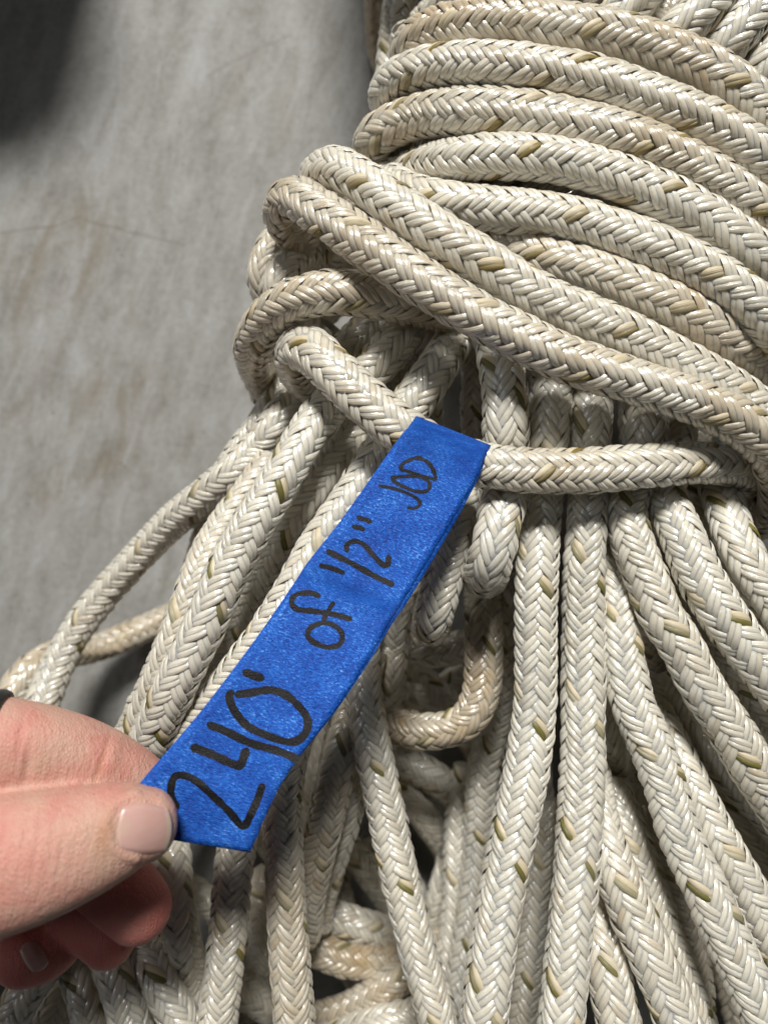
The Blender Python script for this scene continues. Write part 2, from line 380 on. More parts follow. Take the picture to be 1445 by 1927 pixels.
run(LP, .45, (1190,1080,246),(1215,1180,246),(1235,1260,246),(1265,1340,246),(1300,1420,247),(1330,1520,248),(1350,1620,250))
run(LP, .12, (1270,1060,228),(1300,1130,223),(1335,1200,220),(1365,1255,218),(1392,1295,217),(1422,1335,217),(1470,1400,218))
run(LP, .20, (1255,1270,240),(1285,1330,234),(1320,1385,229),(1358,1433,227),(1399,1480,226),(1440,1523,226),(1500,1600,228))
run(LP, .14, (1230,1340,230),(1255,1395,224),(1285,1455,220),(1315,1515,217),(1347,1577,215),(1382,1638,214),(1413,1697,214),(1444,1760,214),(1490,1850,214))
run(LP, .14, (1340,1440,246),(1385,1510,241),(1420,1570,238),(1455,1640,236),(1490,1730,236))
run(LP, .16, (1110,1440,236),(1118,1500,227),(1130,1560,219),(1148,1618,214),(1170,1671,211),(1194,1726,209),(1217,1778,207),(1239,1831,206),(1261,1887,205),(1282,1940,204),(1310,2010,204))
run(LP, .10, (1150,1480,238),(1165,1530,231),(1185,1580,227),(1207,1640,225),(1225,1700,223),(1245,1760,222),(1268,1820,221),(1290,1880,220),(1310,1950,220))
run(LP, .30, (1130,1330,240),(1143,1390,231),(1160,1440,228),(1180,1490,228),(1207,1545,229),(1240,1610,233),(1265,1680,236),(1285,1750,238),(1300,1830,239),(1310,1930,240))  # part of this brown tint is shade painted into the strand
run(LP, .25, (1105,1620,234),(1112,1680,225),(1122,1735,219),(1133,1785,215),(1146,1840,212),(1158,1895,210),(1170,1950,209),(1185,2020,209))
run(LP, .45, (1330,1700,246),(1360,1790,243),(1385,1870,241),(1400,1960,241))
run(LP, .05, (990,900,246),(975,980,240),(965,1060,247),(961,1130,253),(960,1200,258),(957,1270,262),(945,1340,267),(922,1400,271),(909,1465,274),(904,1544,276),(901,1613,277),(895,1682,277),(887,1745,276),(872,1830,274),(858,1920,272),(850,2000,272))
run(LP, .08, (880,1440,292),(870,1520,290),(864,1600,288),(862,1680,286),(853,1760,284),(842,1840,281),(830,1930,279),(822,2000,278))
run(LP, .08, (850,1620,303),(832,1680,298),(818,1730,296),(805,1800,295),(800,1880,295))
# short loops in the hole beside the tape
run(LP, .10, (885,890,236),(872,940,227),(860,985,222),(848,1030,219),(834,1087,217),(820,1140,217),(813,1168,221),(811,1176,232),(815,1165,250))
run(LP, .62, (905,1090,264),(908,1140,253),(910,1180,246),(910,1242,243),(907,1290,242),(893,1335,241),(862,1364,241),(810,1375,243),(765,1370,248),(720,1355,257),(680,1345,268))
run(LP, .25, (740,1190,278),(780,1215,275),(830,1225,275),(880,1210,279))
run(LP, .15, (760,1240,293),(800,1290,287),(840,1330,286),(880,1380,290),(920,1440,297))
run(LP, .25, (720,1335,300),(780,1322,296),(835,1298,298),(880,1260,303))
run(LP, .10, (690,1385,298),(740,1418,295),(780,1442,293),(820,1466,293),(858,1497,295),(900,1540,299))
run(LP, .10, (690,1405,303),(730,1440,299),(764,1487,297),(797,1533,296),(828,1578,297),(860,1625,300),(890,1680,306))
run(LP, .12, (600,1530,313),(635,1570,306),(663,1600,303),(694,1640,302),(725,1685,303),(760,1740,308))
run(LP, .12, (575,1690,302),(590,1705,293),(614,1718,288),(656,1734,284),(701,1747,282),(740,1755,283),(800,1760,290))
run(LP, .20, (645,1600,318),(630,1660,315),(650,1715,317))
run(LP, .60, (560,1760,282),(604,1788,278),(673,1808,276),(735,1806,277),(800,1790,284),(880,1760,292))  # browner than its soiling: shade of the deep layer put into the colour
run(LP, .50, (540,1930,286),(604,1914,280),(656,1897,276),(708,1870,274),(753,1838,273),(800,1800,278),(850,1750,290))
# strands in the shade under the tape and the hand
run(LP, .42, (600,1250,238),(565,1350,233),(540,1440,230),(530,1510,229),(534,1600,228),(538,1690,227),(545,1798,226),(553,1905,225),(560,1990,225))  # extra brown tint paints this strand's shade into its colour
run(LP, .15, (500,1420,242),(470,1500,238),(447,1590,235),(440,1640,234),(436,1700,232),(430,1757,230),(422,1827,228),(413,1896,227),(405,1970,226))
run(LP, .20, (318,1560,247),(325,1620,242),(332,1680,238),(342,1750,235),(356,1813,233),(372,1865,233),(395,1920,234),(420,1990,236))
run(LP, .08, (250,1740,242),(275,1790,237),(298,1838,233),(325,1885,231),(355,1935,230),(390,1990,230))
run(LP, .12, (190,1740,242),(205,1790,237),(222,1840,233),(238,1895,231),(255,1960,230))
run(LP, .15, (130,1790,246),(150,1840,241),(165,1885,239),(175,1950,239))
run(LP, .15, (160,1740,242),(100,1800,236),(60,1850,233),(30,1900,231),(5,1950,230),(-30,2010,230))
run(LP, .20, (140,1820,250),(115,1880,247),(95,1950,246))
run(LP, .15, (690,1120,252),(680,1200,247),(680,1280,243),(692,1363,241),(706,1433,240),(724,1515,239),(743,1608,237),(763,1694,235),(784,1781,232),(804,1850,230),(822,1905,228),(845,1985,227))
run(LP, .42, (700,1220,252),(675,1290,247),(650,1370,243),(630,1460,241),(613,1540,242),(596,1610,246),(580,1690,254),(575,1760,264))  # shade under the tape is tinted in here as brown
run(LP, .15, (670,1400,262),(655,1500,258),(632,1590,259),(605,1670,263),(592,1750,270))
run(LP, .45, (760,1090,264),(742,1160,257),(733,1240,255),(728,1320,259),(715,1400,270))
# lowest layer, lying near the floor in the gaps
for cp in (((300,1420,318),(420,1500,312),(520,1600,310),(600,1700,312)), ((380,1380,326),(470,1420,322),(570,1440,322),(660,1430,326)),
           ((640,1330,320),(600,1450,316),(590,1560,318),(610,1660,324)), ((330,1650,300),(420,1720,296),(500,1800,296),(560,1900,300)),
           ((470,1640,290),(500,1720,286),(490,1820,286),(470,1930,288)), ((620,1780,306),(680,1840,302),(740,1920,300),(790,2000,300)),
           ((250,1800,290),(360,1830,284),(470,1870,282),(560,1940,284)), ((60,1840,268),(180,1880,262),(300,1930,260)),
           ((650,1950,268),(720,1925,262),(800,1910,264)), ((1020,1500,262),(1010,1650,258),(1000,1800,256),(985,1960,254)),
           ((700,1560,332),(760,1640,332),(800,1740,332),(830,1850,332)), ((420,1250,300),(390,1330,296),(340,1430,292),(280,1540,290))):
    run(LP, .22, *cp)
run(W, .3, (520,600,266),(560,530,254),(640,480,247),(740,450,245))
run(W, .3, (560,640,274),(640,560,264),(760,500,258),(860,480,256))
run(W, .3, (600,520,276),(640,420,262),(700,330,256),(760,240,256))
for x in (650, 700, 760, 820, 900, 980, 1060):       # the hank goes on past the top of the picture
    run(LP, .2, (x + 120, -15, 240), (x + 60, -300, 233), (x, -650, 236), (x - 30, -950, 252))
# other end of the hank, above the wraps
run(LP, .04, (1180,160,232),(1235,105,217),(1275,63,210),(1318,22,207),(1360,-25,206),(1410,-90,206))
run(LP, .04, (1285,180,234),(1325,130,219),(1358,92,211),(1391,54,208),(1430,8,207),(1480,-60,207))
run(LP, .06, (1350,230,236),(1385,180,223),(1420,138,214),(1455,95,211),(1500,40,209))
run(LP, .10, (1100,100,228),(1150,45,216),(1190,5,212),(1240,-50,210))
run(LP, .12, (1010,75,230),(1050,25,219),(1085,-20,216),(1130,-80,214))
run(LP, .12, (900,70,232),(940,10,222),(970,-40,219),(1000,-90,218))
run(LP, .12, (790,60,236),(840,12,226),(880,-30,222),(910,-80,220))
run(LP, 1.3, (716,-70,332),(712,0,333),(712,55,334),(720,110,335),(745,170,336),(800,220,336))  # full brown tint stands in for the hank's shadow on this strand
# strands of the hank's core under the wraps, hidden but carrying them
for i, x in enumerate(np.linspace(735, 1430, 9)):
    run(LP, .2, (x + 40, 60, 226 + (i % 2) * 4), (x + 15, 250, 222 + (i % 3) * 3), (x, 430, 224 + (i % 2) * 4), (x - 10, 560, 232))
for i, x in enumerate(np.linspace(700, 1500, 9)):
    run(LP, .3, (x + 60, -60, 262), (x + 20, 350, 256), (x, 700, 250 + (i % 2) * 6), (x + 10, 1000, 258))
for i, x in enumerate(np.linspace(980, 1500, 5)):
    run(LP, .4, (x + 10, 980, 276), (x + 20, 1300, 274), (x + 40, 1700, 272), (x + 50, 2010, 270))

# strands that leave the picture go on beyond it, sinking towards the floor
def carry_on(cp):
    cp = [list(p) for p in cp]
    for end in (0, -1):
        p = cp[end]
        if -20 <= p[0] <= 1455 and -20 <= p[1] <= 1935: continue
        q = cp[1] if end == 0 else cp[-2]
        dx, dy = p[0] - q[0], p[1] - q[1]; L = math.hypot(dx, dy) or 1.0; dx /= L; dy /= L
        ext = []
        if p[2] < 300 and p[1] > -900:
            for k, drop in ((170, 8), (360, 26), (560, 56)):
                d = min(p[2] + drop, H - 7); f = p[2] / d          # keep the ground course even while sinking
                ext.append([CX + (p[0] + dx * k - CX) * f, CY + (p[1] + dy * k - CY) * f, d])
        cp = ext[::-1] + cp if end == 0 else cp + ext
    return cp
RUNS = [(n_, g_, carry_on(c_)) for n_, g_, c_ in RUNS]

# settle the runs: where two strands would share space, ease them apart along the line of depth
def settle(runs, step=4.0, De=11.2, iters=70):
    pts = []; rid = []
    for i, (_, _, cp) in enumerate(runs):
        cp = np.array(cp)
        w = np.stack([(cp[:, 0] - CX) * cp[:, 2] / F, -(cp[:, 1] - CY) * cp[:, 2] / F, cp[:, 2]], 1)
        c = spline(w, step); pts.append(c); rid += [i] * len(c)
    X = np.concatenate(pts); rid = np.array(rid); n = len(X)
    ray = X[:, :2] / X[:, 2:3]; d0 = X[:, 2].copy(); d = d0.copy()
    I, J = [], []
    for a in range(0, n, 600):
        dd = np.linalg.norm(X[a:a + 600, None, :] - X[None], axis=2)
        i, j = np.nonzero(dd < 26); i = i + a
        k = (i < j) & (rid[i] != rid[j]); I.append(i[k]); J.append(j[k])
    I = np.concatenate(I); J = np.concatenate(J)
    # one strand of a pair lies on top along the whole crossing: majority of the nearby points decides
    nr = len(runs); key = rid[I] * nr + rid[J]
    wgt = 1.0 / (1.0 + np.linalg.norm(X[I] - X[J], axis=1) ** 2)
    vote = np.bincount(key, weights=wgt * (d0[I] - d0[J]), minlength=nr * nr)
    sgn = np.where(vote[key] <= 0, -1.0, 1.0)
    inner = np.ones(n, bool)
    inner[0] = inner[-1] = False
    inner[1:] &= rid[1:] == rid[:-1]; inner[:-1] &= rid[:-1] == rid[1:]
    for it in range(iters):
        XY = ray * d[:, None]
        lat = np.linalg.norm(XY[I] - XY[J], axis=1)
        need = np.sqrt(np.clip(De ** 2 - lat ** 2, 0, None))
        need = need * np.clip((1 - lat / De) / 0.28, 0, 1)        # strands side by side just squash a little
        gap = (d[I] - d[J]) * sgn
        push = np.clip(need - gap, 0, None) * (lat < De)
        mv = np.zeros(n); ct = np.zeros(n)
        for idx, s in ((I, sgn), (J, -sgn)):
            np.add.at(mv, idx, push * s * np.where(s > 0, 0.92, 0.04)); np.add.at(ct, idx, (push > 0.05).astype(float))
        mv = mv / np.maximum(ct, 1)
        off = d - d0 + mv * 0.8
        sm = off.copy(); k = np.nonzero(inner)[0]
        sm[k] = 0.5 * off[k] + 0.25 * (off[k - 1] + off[k + 1])
        d = np.clip(d0 + sm * 0.955, 150, H - 6.4)
    out = []
    for i in range(len(runs)):
        s = rid == i
        out.append(np.stack([ray[s, 0] * d[s], ray[s, 1] * d[s], H - d[s]], 1))
    return out
PATHS = settle(RUNS)

# ------------------------------------------------------------------ braided rope: 16 carriers of two yarns, over two under two
NC, PITCH, RR = 8, 4.88, 6.35
NS, NA = 7, 5
tt = np.linspace(-1.22, 1.22, NS); ph = np.radians(np.linspace(-82, 82, NA))
TT, PH = [g.ravel() for g in np.meshgrid(tt, ph, indexing='ij')]
UVB = np.stack([TT * 0.5 + 0.5, (PH / np.radians(164)) + 0.5], 1)
QB = grid_quads(NS, NA)
SX, SZ = RR * math.pi / NC, PITCH / 2
SL = math.hypot(SX, SZ); SX /= SL; SZ /= SL
WY = PITCH * SX / 2

def frames(P):
    T = np.gradient(P, axis=0); T /= np.linalg.norm(T, axis=1)[:, None]
    N = np.zeros_like(P); a = np.array([0, 0, 1.0]); n = a - T[0] * T[0].dot(a)
    if np.linalg.norm(n) < 0.2: a = np.array([1.0, 0, 0]); n = a - T[0] * T[0].dot(a)
    N[0] = n / np.linalg.norm(n)
    for i in range(1, len(P)):
        n = N[i - 1] - T[i] * T[i].dot(N[i - 1]); N[i] = n / np.linalg.norm(n)
    return T, N, np.cross(T, N)

def rope(path, name, dirt_shade, parent, idx):
    r = np.random.default_rng(1000 + idx)
    P = spline(path, 0.6)
    for _ in range(10): P[1:-1] = 0.5 * P[1:-1] + 0.25 * (P[:-2] + P[2:])
    T, N, B = frames(P)
    s = np.concatenate([[0], np.cumsum(np.linalg.norm(np.diff(P, axis=0), axis=1))]); L = s[-1]
    phase = r.uniform(0, 2 * math.pi); twist = r.normal(0, 0.004); j0 = r.integers(0, 8); z0 = r.uniform(0, PITCH)
    gold = (0.20, 0.150, 0.045) if name == W else (0.15, 0.135, 0.036)
    picks = []
    for fam in (0, 1):
        for m in range(NC // 2):
            th = (4 * m + 0.5 + 2 * fam) * math.pi / NC
            off = -0.25 if fam == 0 else 0.25
            for q in range(-1, int(L / PITCH) + 2):
                zc = (q + off) * PITCH + z0
                if zc < 1.0 or zc > L - 1.0: continue
                tr = fam == 0 and (q + 2 * m) % 8 == j0
                picks.append((fam, th, zc, tr))
    pk = np.array(picks, float); n = len(pk)
    fam = np.repeat(pk[:, 0], 2); th = np.repeat(pk[:, 1], 2); zc = np.repeat(pk[:, 2], 2); tr = np.repeat(pk[:, 3], 2) > 0.5
    yarn = np.tile([0.0, 1.0], n); sg = np.where(fam > 0.5, 1.0, -1.0)
    jr = r.normal(0, 0.07, 2 * n) + np.repeat(r.normal(0, 0.07, n), 2) + (r.random(2 * n) < 0.012) * 0.35; jd = r.normal(0, 0.07, 2 * n); jl = r.normal(0, 0.05, 2 * n)
    wsc = r.normal(1.0, 0.06, 2 * n) * np.where(tr & (yarn > 0.5), 0.86, 1.0)
    jr = jr - np.where(tr, 0.16, 0.0)
    tap = 1 - 0.16 * (TT / 1.22) ** 4
    dl = (yarn - 0.5)[:, None] * WY * 0.84 + jd[:, None] + (WY * 0.59 * wsc)[:, None] * (np.sin(PH) * tap)[None]
    t_ = TT[None] + jl[:, None]
    dx = sg[:, None] * t_ * SX * SL + dl * SZ
    dz = t_ * SZ * SL - sg[:, None] * dl * SX
    rad = 5.36 + 0.62 * np.sign(1.0001 - np.abs(t_)) * np.abs(np.cos(math.pi / 2 * t_)) ** 0.85 + 0.47 * np.cos(PH)[None] + jr[:, None]
    z = zc[:, None] + dz
    # hand-laid unevenness: the braid drifts, tightens and loosens along the rope
    f1, f2, p1, p2, p3 = r.uniform(0.03, 0.07), r.uniform(0.08, 0.14), *r.uniform(0, 6.28, 3)
    z = z + 1.1 * np.sin(z * f1 + p1) + 0.45 * np.sin(z * f2 + p2)
    ang = th[:, None] + dx / RR + phase + twist * z + 0.16 * np.sin(z * f2 * 0.7 + p3)
    rad = rad * (1 + 0.035 * np.cos(2 * ang + z * f1 * 0.6 + p2))
    zf = np.clip(z, 0, L).ravel()
    fi = np.interp(zf, s, np.arange(len(s))); i0 = np.clip(fi.astype(int), 0, len(s) - 2); f = (fi - i0)[:, None]
    C = P[i0] * (1 - f) + P[i0 + 1] * f; Nn = N[i0] * (1 - f) + N[i0 + 1] * f; Bb = B[i0] * (1 - f) + B[i0 + 1] * f
    a = ang.ravel()[:, None]; rr = rad.ravel()[:, None] * (1 + 0.015 * np.sin(zf * 0.11 + idx))[:, None]
    V = ((C + rr * (np.cos(a) * Nn + np.sin(a) * Bb)) * MM).reshape(2 * n, NS * NA, 3)
    # yarns on the underside are left to the core: they can never be seen
    ac = (th + phase + twist * zc); ic = np.clip(np.searchsorted(s, zc), 0, len(s) - 1)
    keep = (np.cos(ac) * N[ic, 2] + np.sin(ac) * B[ic, 2]) > -0.38
    bright = np.clip(np.repeat(r.normal(1.0, 0.035, n), 2) + r.normal(0, 0.02, 2 * n), 0.8, 1.1)
    band = 0.5 + 0.5 * np.sin(zc * 0.05 + r.uniform(0, 6)) * np.cos(zc * 0.021 + r.uniform(0, 6))
    dirt_shade_v = np.clip(dirt_shade * (0.65 + 0.7 * band) + (r.random(2 * n) < 0.03) * 0.3, 0, 1)
    def build(sel, nm, mat, par, tracer):
        k = np.nonzero(sel)[0]; mcount = len(k)
        if mcount == 0: return None
        Vs = V[k].reshape(-1, 3)
        Q = (QB[None] + (np.arange(mcount) * NS * NA)[:, None, None])
        flip = sg[k] < 0
        Q = Q.copy(); Q[~flip] = Q[~flip][:, :, ::-1]
        Q = Q.reshape(-1, 4)
        uv = (UVB[None] + np.stack([r.random(mcount) * 9, r.random(mcount) * 9], 1)[:, None]).reshape(-1, 2)
        c = np.ones((mcount, NS * NA, 4))
        if tracer:
            g = np.where(yarn[k][:, None] > 0.5, np.array([gold]), np.array([[0.56, 0.48, 0.33]]))
            fade = np.clip(r.normal(0.12, 0.22, mcount), 0, 0.8)[:, None]
            g = g * (1 - fade) + np.array([[0.6, 0.55, 0.44]]) * fade
            c[:, :, :3] = (g * bright[k][:, None])[:, None, :]
        else:
            c[:, :, 0] = bright[k][:, None]; c[:, :, 1] = dirt_shade_v[k][:, None]; c[:, :, 2] = 0
            c = c.reshape(-1, 4); Vs = Vs
            # woven-over inner core, closing the gaps between yarns
            ci = np.arange(0, len(P), 4); na = 16; an = np.linspace(0, 2 * math.pi, na, endpoint=False)
            cr = 5.56
            CV = (P[ci][:, None] + cr * (np.cos(an)[None, :, None] * N[ci][:, None] + np.sin(an)[None, :, None] * B[ci][:, None])) * MM
            CQ = grid_quads(len(ci), na, True) + len(Vs)
            cc = np.ones((len(ci) * na, 4)); cc[:, 0] = 0.9; cc[:, 1] = dirt_shade; cc[:, 2] = 0
            Vs = np.concatenate([Vs, CV.reshape(-1, 3)]); Q = np.concatenate([Q, CQ]); c = np.concatenate([c, cc])
            uv = np.concatenate([uv, np.zeros((len(ci) * na, 2))])
        me = mesh_np(nm, Vs - np.array(org), Q, uv, c.reshape(-1, 4))
        o = link(nm, me, mat, par)
        return o
    org = np.zeros(3)
    body = build(~tr & keep, name, M_ROPE, parent, False)
    # tracer picks: those plainly in view one by one, the rest of the run as stuff
    tp = np.nonzero(tr & keep)[0][::2]; rest = tr & keep
    nz = np.cos(ac) * N[ic, 2] + np.sin(ac) * B[ic, 2]
    for k in tp:
        c3 = V[k].mean(0) / MM; dk = H - c3[2]
        x_, y_ = c3[0] * F / dk + CX, -c3[1] * F / dk + CY
        if -10 < x_ < 1455 and -10 < y_ < 1937 and dk < 262 and nz[k] > 0.15 and name_seen[0] < 300:
            sel = np.zeros(2 * n, bool); sel[k] = sel[k + 1] = True
            build(sel, 'tracer_yarn', M_TRACER, body, True); rest[k] = rest[k + 1] = False; name_seen[0] += 1
    t = build(rest, 'hidden_tracer_yarn', M_TRACER, body, True)
    if t: t['kind'] = 'stuff'
    return body
name_seen = [0]

hank = tag(empty('rope_hank'), 'off-white braided rope wound into a thick hank with cross wraps round its middle', 'rope')
NTRI = 0
for i, ((nm, dirt_shade, _), pth) in enumerate(zip(RUNS, PATHS)):
    b = rope(pth, nm, dirt_shade, hank, i)

# fine broken filaments standing off the rope
def fuzz():
    r = np.random.default_rng(99); V = []; Q = []
    for pth in PATHS[:75]:
        n = max(3, int(len(pth) * 0.55))
        T = np.gradient(pth, axis=0); T /= np.linalg.norm(T, axis=1)[:, None]
        for k in r.integers(1, len(pth) - 1, n):
            t = T[k]; u = np.cross(t, (0.3, 0.5, 0.8)); u /= np.linalg.norm(u); v = np.cross(t, u)
            a = r.uniform(0, 6.28); nrm = math.cos(a) * u + math.sin(a) * v
            if nrm[2] < -0.2: nrm = -nrm
            p = pth[k] + nrm * 6.2; dirn = nrm * r.uniform(0.3, 0.9) + t * r.normal(0, 0.8) + np.cross(t, nrm) * r.normal(0, 0.6)
            curl = r.normal(0, 0.35, 3); ln = r.uniform(0.25, 0.75); w = np.cross(dirn, (0.1, 0.2, 1.0)); w = w / (np.linalg.norm(w) + 1e-6) * 0.022
            b0 = len(V)
            for i in range(5):
                V.append((p + w * (1 - i * 0.2)) * MM); V.append((p - w * (1 - i * 0.2)) * MM)
                dirn = dirn + curl; dirn /= np.linalg.norm(dirn); p = p + dirn * ln
            for i in range(4): Q.append((b0 + 2 * i, b0 + 2 * i + 1, b0 + 2 * i + 3, b0 + 2 * i + 2))
    V = np.array(V); c = np.ones((len(V), 4)); c[:, 1] = 0.05; c[:, 2] = 0
    tag(link('stray_fibre', mesh_np('stray_fibre', V, np.array(Q), np.zeros((len(V), 2)), c), M_ROPE, hank), kind='stuff')
fuzz()

# ------------------------------------------------------------------ blue tape flag folded round one strand
TL = [(783,783),(778,790),(773,797),(762,812),(742,840),(700,900),(640,985),(578,1062),(562,1088),(500,1180),(440,1262),(380,1340),(325,1405),(270,1468),(205,1562)]
TR = [(923,838),(919,847),(915,855),(908,872),(893,905),(858,966),(800,1062),(752,1140),(738,1160),(690,1245),(632,1335),(561,1425),(527,1478),(497,1540),(471,1604)]
TD = [193.6,192.3,191.5,191.0,191.0,190.0,188.2,186.2,185.7,183.0,180.4,178.1,176.4,175.4,175.0]
TDr = [197.2,195.6,194.6,193.8,192.9,191.6,189.6,187.3,186.6,183.6,181.0,178.8,177.6,176.8,176.4]
def tape_rows(n=90):
    a = np.concatenate([np.array(TL, float), np.array(TD)[:, None], np.array(TR, float), np.array(TDr)[:, None]], 1)
    s = np.arange(len(a)); u = np.linspace(0, len(a) - 1, n)
    c = np.stack([np.interp(u, s, a[:, j]) for j in range(6)], 1)
    for _ in range(2): c[1:-1] = 0.5 * c[1:-1] + 0.25 * (c[:-2] + c[2:])
    return c
ROWS = tape_rows(); NTR, NTC = len(ROWS), 17
def tape_point(row, w, lift=0.0):
    """row float index, w across 0..1 -> (x, y, d)"""
    i = min(int(row), NTR - 2); f = row - i
    r = ROWS[i] * (1 - f) + ROWS[i + 1] * f
    x = r[0] * (1 - w) + r[3] * w; y = r[1] * (1 - w) + r[4] * w; d = r[2] * (1 - w) + r[5] * w
    k = row / (NTR - 1)
    d += 0.9 * (k ** 1.5) * (1 - (2 * w - 1) ** 2) - 0.35 * math.sin(k * 21 + w * 2.0) * k * 0.5   # gentle cupping and waves
    d += 0.15 * math.sin(row * 0.9 + w * 3.1) * math.sin(w * 7 + row * 0.37) * min(1, k * 5)
    d -= 0.42 * math.exp(-abs(k - 0.572 + 0.012 * w) / 0.010) * (0.4 + 0.6 * abs(2 * w - 0.9))        # sharp crease across the middle
    d -= 0.30 * math.exp(-abs(k - 0.885 - 0.05 * w) / 0.014)                                       # and a softer one by the thumb
    # outline of the last stretch: bottom edge runs from thumb to corner
    return x, y, d - lift
def sheet(name, rows, shift=0.0, lift=0.0, w0=0.0, w1=1.0, thick=0.13):
    V = []; UV = []
    for r in rows:
        for j in range(NTC):
            w = w0 + (w1 - w0) * j / (NTC - 1)
            wob = 0.004 * math.sin(r * 1.7) + 0.003 * math.sin(r * 4.1) if j in (0, NTC - 1) else 0
            x, y, d = tape_point(r, min(max(w + wob, -0.1), 1.1), lift)
            V.append(P3(x + shift * 0.83, y + shift * 0.56, d)); UV.append((w, r / NTR * 5.0 + lift))
    me = mesh_np(name, np.array(V), grid_quads(len(rows), NTC)[:, ::-1], np.array(UV))
    return me
tape = tag(empty('tape_label', P3(850, 858, 200)), 'blue paper tape flag with black handwriting, folded round a strand and held out by fingers', 'tape')
inv = Matrix.Translation(-Vector(tape.location))
def add_tape(name, me, mat, par=tape, solid=0.12):
    me.transform(inv)
    o = link(name, me, mat, par)
    if solid:
        md = o.modifiers.new('thickness', 'SOLIDIFY'); md.thickness = solid * MM; md.offset = 0
    return o
front = add_tape('front_strip', sheet('front_strip', list(range(NTR))), M_TAPE)
rows_b = np.linspace(14, NTR - 1, 70)
back_shift = lambda r: 8.5 * math.exp(-((r - 42) / 20.0) ** 2)
Vb = []; UVb = []
for r in rows_b:
    for j in range(NTC):
        w = j / (NTC - 1)
        x, y, d = tape_point(r, w, -0.35 - 6.0 * max(0, (20 - r) / 6.0) ** 1.3)
        sh = back_shift(r) if w > 0.5 else -2.0
        Vb.append(P3(x + sh * 0.83, y + sh * 0.56, d)); UVb.append((w + 3.3, r / NTR * 5.0))
add_tape('back_strip', mesh_np('back_strip', np.array(Vb), grid_quads(len(rows_b), NTC)[:, ::-1], np.array(UVb)), M_TAPE)
# the turn round the far side of the strand
Vt = []; UVt = []
for i, a in enumerate(np.linspace(0, math.pi * 1.15, 14)):
    for j in range(NTC):
        w = j / (NTC - 1)
        x0, y0, d0 = tape_point(0, w)
        c = 9.0
        Vt.append(P3(x0 + (1 - math.cos(a)) * -14 * 0.5 + 8 * math.sin(a) * 0, y0 + (1 - math.cos(a)) * 46 * 0.9, d0 + math.sin(a * 0.72) * 7.0)); UVt.append((w + 6.1, i * 0.06))
add_tape('strand_turn', mesh_np('strand_turn', np.array(Vt), grid_quads(14, NTC), np.array(UVt)), M_TAPE)

# handwriting: ribbons of ink lying on the front strip
def tape_solve(px, py):
    best = (0.0, 0.5)
    R = np.linspace(0, NTR - 1, NTR)
    # row whose cross line passes nearest the point, by signed area
    lo, hi = 0.0, NTR - 1.0
    def side(r):
        i = min(int(r), NTR - 2); f = r - i; q = ROWS[i] * (1 - f) + ROWS[i + 1] * f
        return (q[3] - q[0]) * (py - q[1]) - (q[4] - q[1]) * (px - q[0])
    for _ in range(40):
        mid = (lo + hi) / 2
        if side(mid) > 0: lo = mid
        else: hi = mid
    i = min(int(lo), NTR - 2); f = lo - i; q = ROWS[i] * (1 - f) + ROWS[i + 1] * f
    ex, ey = q[3] - q[0], q[4] - q[1]
    w = ((px - q[0]) * ex + (py - q[1]) * ey) / (ex * ex + ey * ey)
    return lo, w
def stroke(pts, width, lift):
    c = spline(np.array(pts, float), 1.6)
    n = len(c); T = np.gradient(c, axis=0); T /= np.linalg.norm(T, axis=1)[:, None] + 1e-9
    Nn = np.stack([-T[:, 1], T[:, 0]], 1)
    V = []; rs = np.random.default_rng(int(abs(c[0, 0] * 7)))
    jit = np.convolve(rs.normal(0, 0.9, n + 8), np.ones(5) / 5, 'same')[4:4 + n]
    for i in range(n):
        e = min(i, n - 1 - i) * 1.6
        h = (width / 2 + jit[i]) * min(1.0, math.sqrt(max(0.0, (e + 0.5) / (width / 2))) if e < width / 2 else 1.0)
        for s in (-1, -0.5, 0, 0.5, 1):
            p = c[i] + Nn[i] * h * s
            rw, w = tape_solve(p[0], p[1]); x, y, d = tape_point(rw, w, lift)
            V.append(P3(p[0], p[1], d))
    return np.array(V), grid_quads(n, 5)[:, ::-1]
Z5 = lambda *p: [(680 + x / 5.557, 780 + y / 5.557) for x, y in p]
Z6 = lambda *p: [(260 + x / 3.803, 1250 + y / 3.803) for x, y in p]
